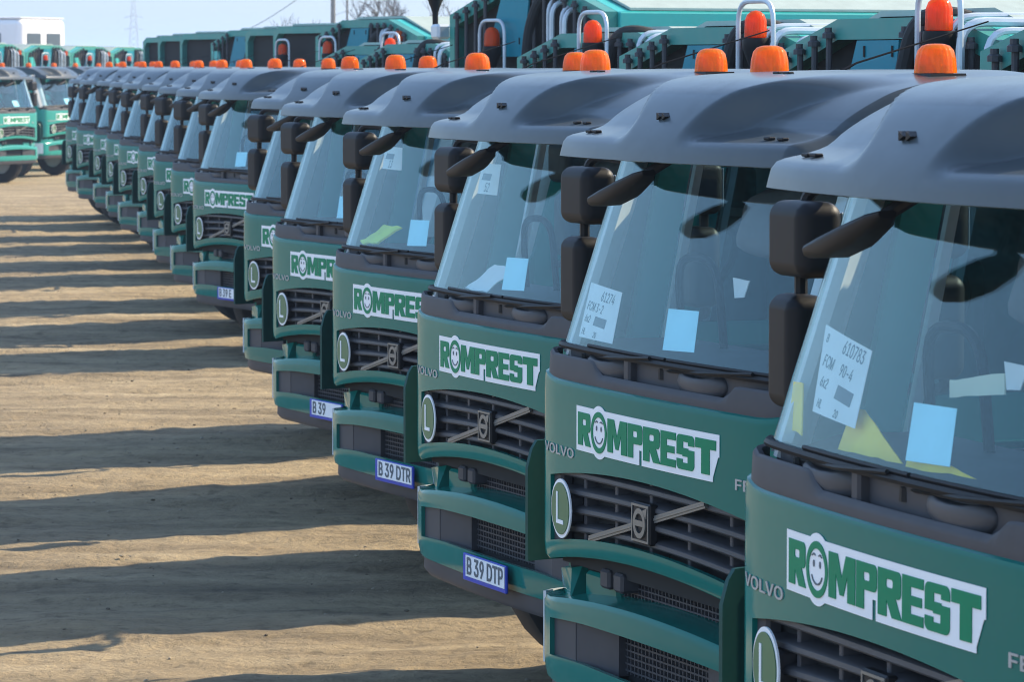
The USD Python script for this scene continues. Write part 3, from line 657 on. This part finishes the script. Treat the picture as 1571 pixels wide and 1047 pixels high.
# ------------------------------------------------------------------ ground
def axis(lo, hi, step, far):
    a = list(np.arange(lo, hi + 1e-6, step)); s = step
    while a[-1] < far: s *= 1.5; a.append(a[-1] + s)
    s = step
    while a[0] > -far: s *= 1.5; a.insert(0, a[0] - s)
    return np.array(a)
gx, gy = axis(-10, 3, .09, 1900), axis(15, 78, .12, 1900)
GX, GY = np.meshgrid(gx, gy, indexing='ij')
near = np.exp(-np.maximum(0, np.maximum(np.abs(GX + 4) - 12, np.abs(GY - 57) - 46)) / 6)
q = np.stack([GX * .55, GY * 1.5, np.zeros_like(GX)], -1)
GZ = near * (.09 * (meshkit.fbm(q * .8, 4, 3) - .5) + .05 * (meshkit.fbm(q * 3.4, 3, 5) - .5) + .028 * (meshkit.fbm(q * 11.0, 2, 9) - .5))
idx = np.arange(GX.size).reshape(GX.shape)
quads = np.stack([idx[:-1, :-1], idx[1:, :-1], idx[1:, 1:], idx[:-1, 1:]], -1).reshape(-1, 4)
gnd = trimesh.Trimesh(np.stack([GX, GY, GZ], -1).reshape(-1, 3), np.vstack([quads[:, [0, 1, 2]], quads[:, [0, 2, 3]]]), process=False)
add('/World', 'ground', gnd, 'dirt', smooth=True); tag('/World/ground', 'bare sandy dirt yard with wheel worn streaks', None, kind='structure')
def ground_z(x, y):
    i = np.clip(np.searchsorted(gx, x), 1, len(gx) - 1); j = np.clip(np.searchsorted(gy, y), 1, len(gy) - 1)
    return GZ[i, j]
def scatter(n, name, material, lo, hi, seed, label):
    rng = np.random.default_rng(seed); ms = []; base = trimesh.creation.icosphere(0, 1.0)
    V, Fc = [], []
    for k in range(n):
        x, y = rng.uniform(-13, 2.5), rng.uniform(16, 70) if k % 3 else rng.uniform(16, 36)
        r = lo + (hi - lo) * rng.random() ** 4
        v = base.vertices * rng.uniform(.6, 1.3, (12, 1)) * r * [1.2, 1, .6]
        a = rng.uniform(0, 6.28); v = v @ np.array([[math.cos(a), -math.sin(a), 0], [math.sin(a), math.cos(a), 0], [0, 0, 1]])
        V.append(v + [x, y, ground_z(x, y) + r * .2]); Fc.append(base.faces + 12 * k)
    add('/World', name, trimesh.Trimesh(np.vstack(V), np.vstack(Fc), process=False), material, smooth=False)
    tag('/World/' + name, label, None, kind='stuff')
scatter(5000, 'gravel', 'stone', .004, .014, 11, 'loose gravel strewn over the dirt')
scatter(1500, 'dirt_clods', 'clod', .005, .015, 12, 'dark dirt clods strewn over the yard')

mat('haze_air', {'v': ('principled_volume', {'color': (.62, .78, 1.0), 'density': .00042, 'anisotropy': .25})}, [], surface=None, volume='v.volume')
usdkit.mesh(stage, '/World/haze', box(-3200, 3200, -3200, 3200, -1.5, 22), M['haze_air'])
tag('/World/haze', 'pale spring haze over the whole yard', None, kind='stuff')

# ------------------------------------------------------------------ the row of trucks
ROW = [
    (.896, 9.46, 18.1, 'truck_low', 'nearest green truck of the row, cut by the right edge, yellow papers behind its windscreen'),
    (.443, 13.161, 21.6, 'truck_low', 'second nearest green truck, white label low on its windscreen and whole company logo in view'),
    (-.116, 16.729, 21.3, 'truck_low', 'third nearest green truck, number plate under its bumper, white papers on its dashboard'),
    (-.637, 20.835, 24.7, 'truck_low', 'fourth nearest green truck, yellow green vest on its dashboard'),
    (-1.188, 24.632, 26.0, 'truck_low', 'green truck with plate reading B 39, behind the truck with the yellow green vest'),
    (-1.612, 28.74, 29.0, 'truck_high', 'green truck under the tall dark bulkhead, just right of the wide gap in the row'),
    (-2.738, 37.244, 26.9, 'truck_low', 'green truck left of the gap in the row, whole windscreen and grille showing'),
    (-3.227, 40.92, 30, 'truck_low', 'first green truck behind the one with its whole windscreen showing beyond the gap'),
    (-3.77, 45.14, 32, 'truck_long', 'second green truck behind the one with its whole windscreen showing beyond the gap'),
    (-4.52, 50.6, 30, 'truck_box', 'third green truck behind the one with its whole windscreen showing beyond the gap'),
    (-5.15, 54.25, 30, 'truck_box', 'fifth green truck from the far left end of the row'),
    (-5.82, 59.0, 30, 'truck_tall', 'fourth green truck from the far left end of the row'),
    (-6.44, 62.9, 30, 'truck_short', 'third green truck from the far left end of the row'),
    (-7.20, 67.2, 30, 'truck_short', 'second green truck from the far left end of the row'),
    (-7.85, 71.2, 30, 'truck_short', 'last green truck at the far left end of the row')]
G = 'green trucks parked side by side in the long row'
trucks = [place('lorry', pr, X, Y, ph, lb, G, inst=(6 < i < 10)) for i, (X, Y, ph, pr, lb) in enumerate(ROW)]
# what tells the near ones apart
def glass_label(T, quad, lines):
    a, b, c, e = [np.array(q, float) for q in quad]
    lp = add(T, 'windscreen_label', sheet_on_glass(quad, .009), 'paper_white')
    ms = []
    for txt, u, v, h in lines:
        m = meshkit.text_mesh(txt, h, depth=.0008, bold=False) if txt else trimesh.creation.box((.13, h, .0008))
        if not txt: m.apply_translation((.065, h / 2, 0))
        vv = m.vertices; p = a + (b - a) * u + (e - a) * v; du = (b - a) / np.linalg.norm(b - a); dw = np.array((-du[1], du[0]))
        P = p[None] + vv[:, :1] * du + vv[:, 1:2] * dw
        m.vertices = np.stack([P[:, 0], W(P[:, 0], P[:, 1]) + .0085 - vv[:, 2], P[:, 1]], 1); ms.append(m)
    add(lp, 'label_print', cat(ms), 'ink')
L1 = [('B', .06, .18, .022), ('610783', .42, .20, .034), ('FCM', .06, .45, .030), ('90-4', .42, .45, .030), ('6x2', .06, .68, .026), ('', .40, .72, .035), ('HL', .06, .92, .022), ('20', .42, .92, .02)]
glass_label(trucks[0], [(-.80, 2.222), (-.40, 2.18), (-.36, 1.985), (-.70, 2.0)], L1)
glass_label(trucks[1], [(-.86, 2.125), (-.50, 2.108), (-.45, 1.93), (-.82, 1.932)], [('61274', .42, .26, .034), ('FCM 3-2', .06, .48, .030), ('6x2', .06, .70, .026), ('', .36, .72, .032), ('HL', .06, .93, .022), ('20', .42, .93, .02)])
glass_label(trucks[2], [(-.76, 2.470), (-.47, 2.470), (-.40, 2.335), (-.69, 2.335)], [('', .12, .55, .03), ('52', .3, .92, .04)])
glass_label(trucks[3], [(-.76, 2.462), (-.47, 2.458), (-.38, 2.335), (-.70, 2.338)], [('', .12, .55, .03), ('13', .3, .92, .04)])
number_plate(trucks[2], 'B 39 DTP'); number_plate(trucks[3], 'B 39 DTR'); number_plate(trucks[4], 'B 39'); number_plate(trucks[6], 'B 39 E')
def move(path, x):
    UsdGeom.Xformable(stage.GetPrimAtPath(path)).AddTranslateOp().Set((x, 0, 0))
for n in ('beacon_guard', 'pole_beacon'): move(f'{trucks[4]}/{n}', -.54)
for k in (6, 10, 11, 12, 13, 14):
    for n in ('beacon_guard', 'pole_beacon'): stage.GetPrimAtPath(f'{trucks[k]}/{n}').SetActive(False)
stage.GetPrimAtPath(f'{trucks[5]}/bulkhead_lamp').SetActive(False); stage.GetPrimAtPath(f'{trucks[5]}/slant_brace').SetActive(False)
pole_beacon(trucks[5], -1.36, 1.9, 3.47)
add(trucks[5], 'beacon_bracket', cbox(-1.38, -1.24, 1.86, 1.98, 3.12, 3.24, .02), 'steel_tube')

# loose papers, a cream strip and a vest lying on dashboards (rest against the glass from inside)
def local_thing(name, T, mesh, material, label, category, smooth=35):
    """a thing of its own standing in the cab of truck T (mesh in that cab's own coordinates)"""
    i = trucks.index(T); X, Y, ph = ROW[i][:3]; a = math.radians(ph - 90); c, s = math.cos(a), math.sin(a)
    m = mesh.copy(); v = m.vertices; o = v.mean(0)
    m.vertices = np.stack([(v[:, 0] - o[0]) * c - (v[:, 1] - o[1]) * s, (v[:, 0] - o[0]) * s + (v[:, 1] - o[1]) * c, v[:, 2] - o[2]], 1)
    path = add('/World', name, m, material, smooth=smooth)
    UsdGeom.Xformable(stage.GetPrimAtPath(path)).AddTranslateOp().Set((X + o[0] * c - o[1] * s, Y + o[0] * s + o[1] * c, o[2] - .1))
    tag(path, label, category)
def crumple(quad, seed, amp=.012, n=9, thick=.004):
    """cloth or paper spread between four points, slightly crumpled"""
    a, b, c, e = [np.array(q, float) for q in quad]; P = np.zeros((n, n, 3))
    for i, u in enumerate(np.linspace(0, 1, n)):
        for j, v in enumerate(np.linspace(0, 1, n)):
            P[i, j] = (1 - v) * ((1 - u) * a + u * b) + v * ((1 - u) * e + u * c)
    P[..., 2] += amp * (meshkit.noise(P * 14, seed) - .5) * 2 ; P[..., 1] += amp * (meshkit.noise(P * 11 + 5, seed) - .5)
    return shell(P, thick, flip=True)
def dash_quad(x0, x1, z0=1.918, z1=2.03, lean=.0):
    return [(x0 + lean, float(W(x0, z1)) + .06, z1), (x1 + lean, float(W(x1, z1)) + .06, z1), (x1, float(W(x1, z0)) + .03, z0), (x0, float(W(x0, z0)) + .03, z0)]
local_thing('folded_paper', trucks[0], crumple([(-.46, .13, 2.03), (-.40, .14, 2.03), (-.05, .09, 1.925), (-.48, .10, 1.92)], 3, .004), 'paper_yellow', 'yellow folded paper triangle at the foot of the nearest windscreen, under the white label', 'paper')
local_thing('folded_paper', trucks[0], crumple([(-.02, .10, 1.975), (.02, .10, 1.965), (.36, .10, 1.93), (-.02, .085, 1.92)], 4, .004), 'paper_yellow', 'yellow paper strip behind the pale blue sheet in the nearest windscreen', 'paper')
local_thing('folded_paper', trucks[0], crumple([(-.92, .155, 2.06), (-.84, .15, 2.06), (-.80, .13, 1.93), (-.92, .145, 1.93)], 5, .006), 'paper_yellow', 'orange yellow paper standing in the left corner of the nearest windscreen', 'paper')
local_thing('cream_strip', trucks[0], crumple([(-.24, .305, 2.115), (.06, .315, 2.15), (.06, .315, 2.10), (-.24, .305, 2.07)], 6, .006), 'strip_cream', 'cream strip lying on the instrument hood behind the nearest windscreen', 'paper')  # narrow cream strip set just inside the glass, over the hood
local_thing('paper_sheet', trucks[2], crumple(dash_quad(-.52, -.22, 1.922, 2.03, .20), 7, .010), 'paper_white', 'crumpled white paper at the left of the dashboard in the third nearest truck', 'paper')
local_thing('safety_vest', trucks[3], crumple(dash_quad(-.78, -.50, 1.925, 2.03, .2), 8, .016, thick=.012), 'vest_yellow', 'folded yellow green safety vest on the dashboard of the fourth nearest truck', 'vest')
for k in (0, 1):
    local_thing('paper_card', trucks[k], crumple([(.13, .28, 2.19), (.24, .29, 2.185), (.20, .29, 2.125), (.145, .28, 2.12)], 9 + k, .003), 'paper_white', ('small pale card on the instrument hood of the nearest truck', 'small pale card on the instrument hood of the second nearest truck')[k], 'card')

# ------------------------------------------------------------------ far left: trucks facing the camera, white cabin
G2 = 'green trucks of the far group at the left'
place('lorry', 'truck_sunlit', -11.75, 92.0, 157, 'green truck at the far left edge, its sunlit front facing right', G2)
place('lorry', 'truck_sunlit', -11.26, 98.4, 157, 'green truck half hidden behind the far end of the long row', G2)
place('lorry', 'truck_sunlit', -10.80, 104.8, 157, 'third truck of the far left group, roof and dark bulkhead showing over the row', G2)
place('lorry', 'truck_sunlit', -10.30, 111.2, 157, 'fourth truck of the far left group, only its bulkhead showing over the row', G2)
place('lorry', 'truck_sunlit', -9.80, 117.6, 157, 'hindmost truck of the far left group, only its bulkhead top showing over the row', G2)
cabn = '/World/site_cabin'
cx = UsdGeom.Xform.Define(stage, cabn); cx.AddTranslateOp().Set((-33.2, 252, 0)); cx.AddRotateZOp().Set(-22)
add(cabn, 'wall', rbox(-3.2, 3.2, -3.0, 3.0, -.2, 5.85, .45), 'white_wall', smooth=40)
def cabin_window(x0, x1, y0, y1, z0, z1):
    w_ = add(cabn, 'window', cbox(x0, x1, y0, y1, z0, z1, .02), 'window_dark'); return w_
for y in (-1.4, 1.2): cabin_window(3.19, 3.25, y - .9, y + .9, 3.4, 4.9)
for x in (-1.7, .9): cabin_window(x - .8, x + .8, -3.05, -2.99, 3.4, 4.9)
for y in (-1.4, 1.2): cabin_window(3.19, 3.25, y - .9, y + .9, .8, 2.3)
add(cabn, 'roof_edge', cbox(-3.1, 3.1, -2.9, 2.9, 5.84, 5.92, .05), 'white_wall')
tag(cabn, 'white two storey site cabin with dark windows beyond the far left trucks', 'cabin')

# ------------------------------------------------------------------ poles, wires, lattice tower, bare trees beyond
def thing(name, loc, label, category, group=None):
    path, k = f'/World/{name}', 0
    while stage.GetPrimAtPath(path):
        k += 1; path = f'/World/{name}_{k:03d}'
    UsdGeom.Xform.Define(stage, path).AddTranslateOp().Set(loc); tag(path, label, category, group); return path
for px, Yp, r, lb in ((512, 150, .11, 'thicker grey utility pole among the bare trees'), (533.5, 170, .06, 'thin pale pole right of the thicker utility pole')):
    t = thing('utility_pole', ((px - 785.5) / 5934 * Yp, Yp, 0), lb, 'pole')
    add(t, 'pole', tube([(0, 0, 0), (0, 0, 9)], [r, r * .7], 8), 'wood_pole')
    add(t, 'crossarm', cbox(-.9, .9, -.05, .05, 8.5, 8.62, .01), 'wood_pole')
pts = []
for u in np.linspace(0, 1, 24):
    pts.append((-13 + 6.5 * u, 150, 3.2 + 3.6 * u - .55 * math.sin(math.pi * u)))
add('/World', 'overhead_wire', tube([p for p in pts] + [(-6.9, 150, 8.4)], .012, 5), 'black_plastic'); tag('/World/overhead_wire', 'dark overhead wire sloping up to the utility pole', 'wire')
t = thing('lattice_tower', ((207 - 785.5) / 5934 * 900, 900, 0), 'pale lattice pylon far away left of the middle trucks', 'pylon')
H_, ms = 17.0, []
for z0 in np.arange(0, H_, 1.4):
    w0, w1 = 1.5 - 1.1 * z0 / H_, 1.5 - 1.1 * min(H_, z0 + 1.4) / H_
    for a, b in (((-1, -1), (1, -1)), ((1, -1), (1, 1)), ((1, 1), (-1, 1)), ((-1, 1), (-1, -1))):
        ms.append(tube([(a[0] * w0, a[1] * w0, z0), (b[0] * w1, b[1] * w1, z0 + 1.4)], .025, 4)); ms.append(tube([(b[0] * w0, b[1] * w0, z0), (a[0] * w1, a[1] * w1, z0 + 1.4)], .025, 4))
add(t, 'lattice', cat(ms), 'pylon_steel')
add(t, 'leg', cat([tube([(a * 1.5, b * 1.5, 0), (a * .4, b * .4, H_)], .045, 4) for a in (-1, 1) for b in (-1, 1)]), 'pylon_steel')
add(t, 'arm', cat([tube([(-2.2, 0, z), (0, 0, z + .5), (2.2, 0, z)], .07, 4) for z in (11.2, 14.0)]), 'pylon_steel')
def bare_tree(X, Y, h, seed, label):
    rng = np.random.default_rng(seed); T = thing('bare_tree', (X, Y, 0), label, 'tree', None); tw, trunk = [], []
    def grow(p, d_, length, r, depth):
        q = p + d_ * length; mid = p + d_ * length * .5 + rng.normal(0, .05 * length, 3)
        (trunk if depth == 0 else tw).append(tube([p, mid, q], [r, r * .85, r * .65], 5 if depth < 2 else 3))
        if depth >= 5: return
        for k in range(3 if depth < 4 else 2):
            nd = d_ + rng.normal(0, .48, 3) + (0, 0, .12); nd /= np.linalg.norm(nd)
            grow(p + (q - p) * rng.uniform(.55, 1), nd, length * rng.uniform(.6, .8), r * .6, depth + 1)
    grow(np.array((0, 0, -.1)), np.array((0, 0, 1.0)), h * .30, h * .018, 0)
    add(T, 'trunk', cat(trunk), 'bark'); add(T, 'crown', cat(tw), 'bark')
for px, Yp, h, sd, lb in ((455, 190, 7.6, 1, 'low bare tree left of the utility poles'), (575, 185, 9.0, 2, 'bare tree behind the orange bulkhead lamp, right of the poles'), (640, 200, 9.8, 3, 'tallest bare tree above the bright teal body'),
                          (300, 220, 6.0, 4, 'small bare tree peeping over the dark bulkheads left of centre'), (690, 190, 8.8, 5, 'bare tree just left of the tall near bulkhead')):
    bare_tree((px - 785.5) / 5934 * Yp, Yp, h, sd, lb)
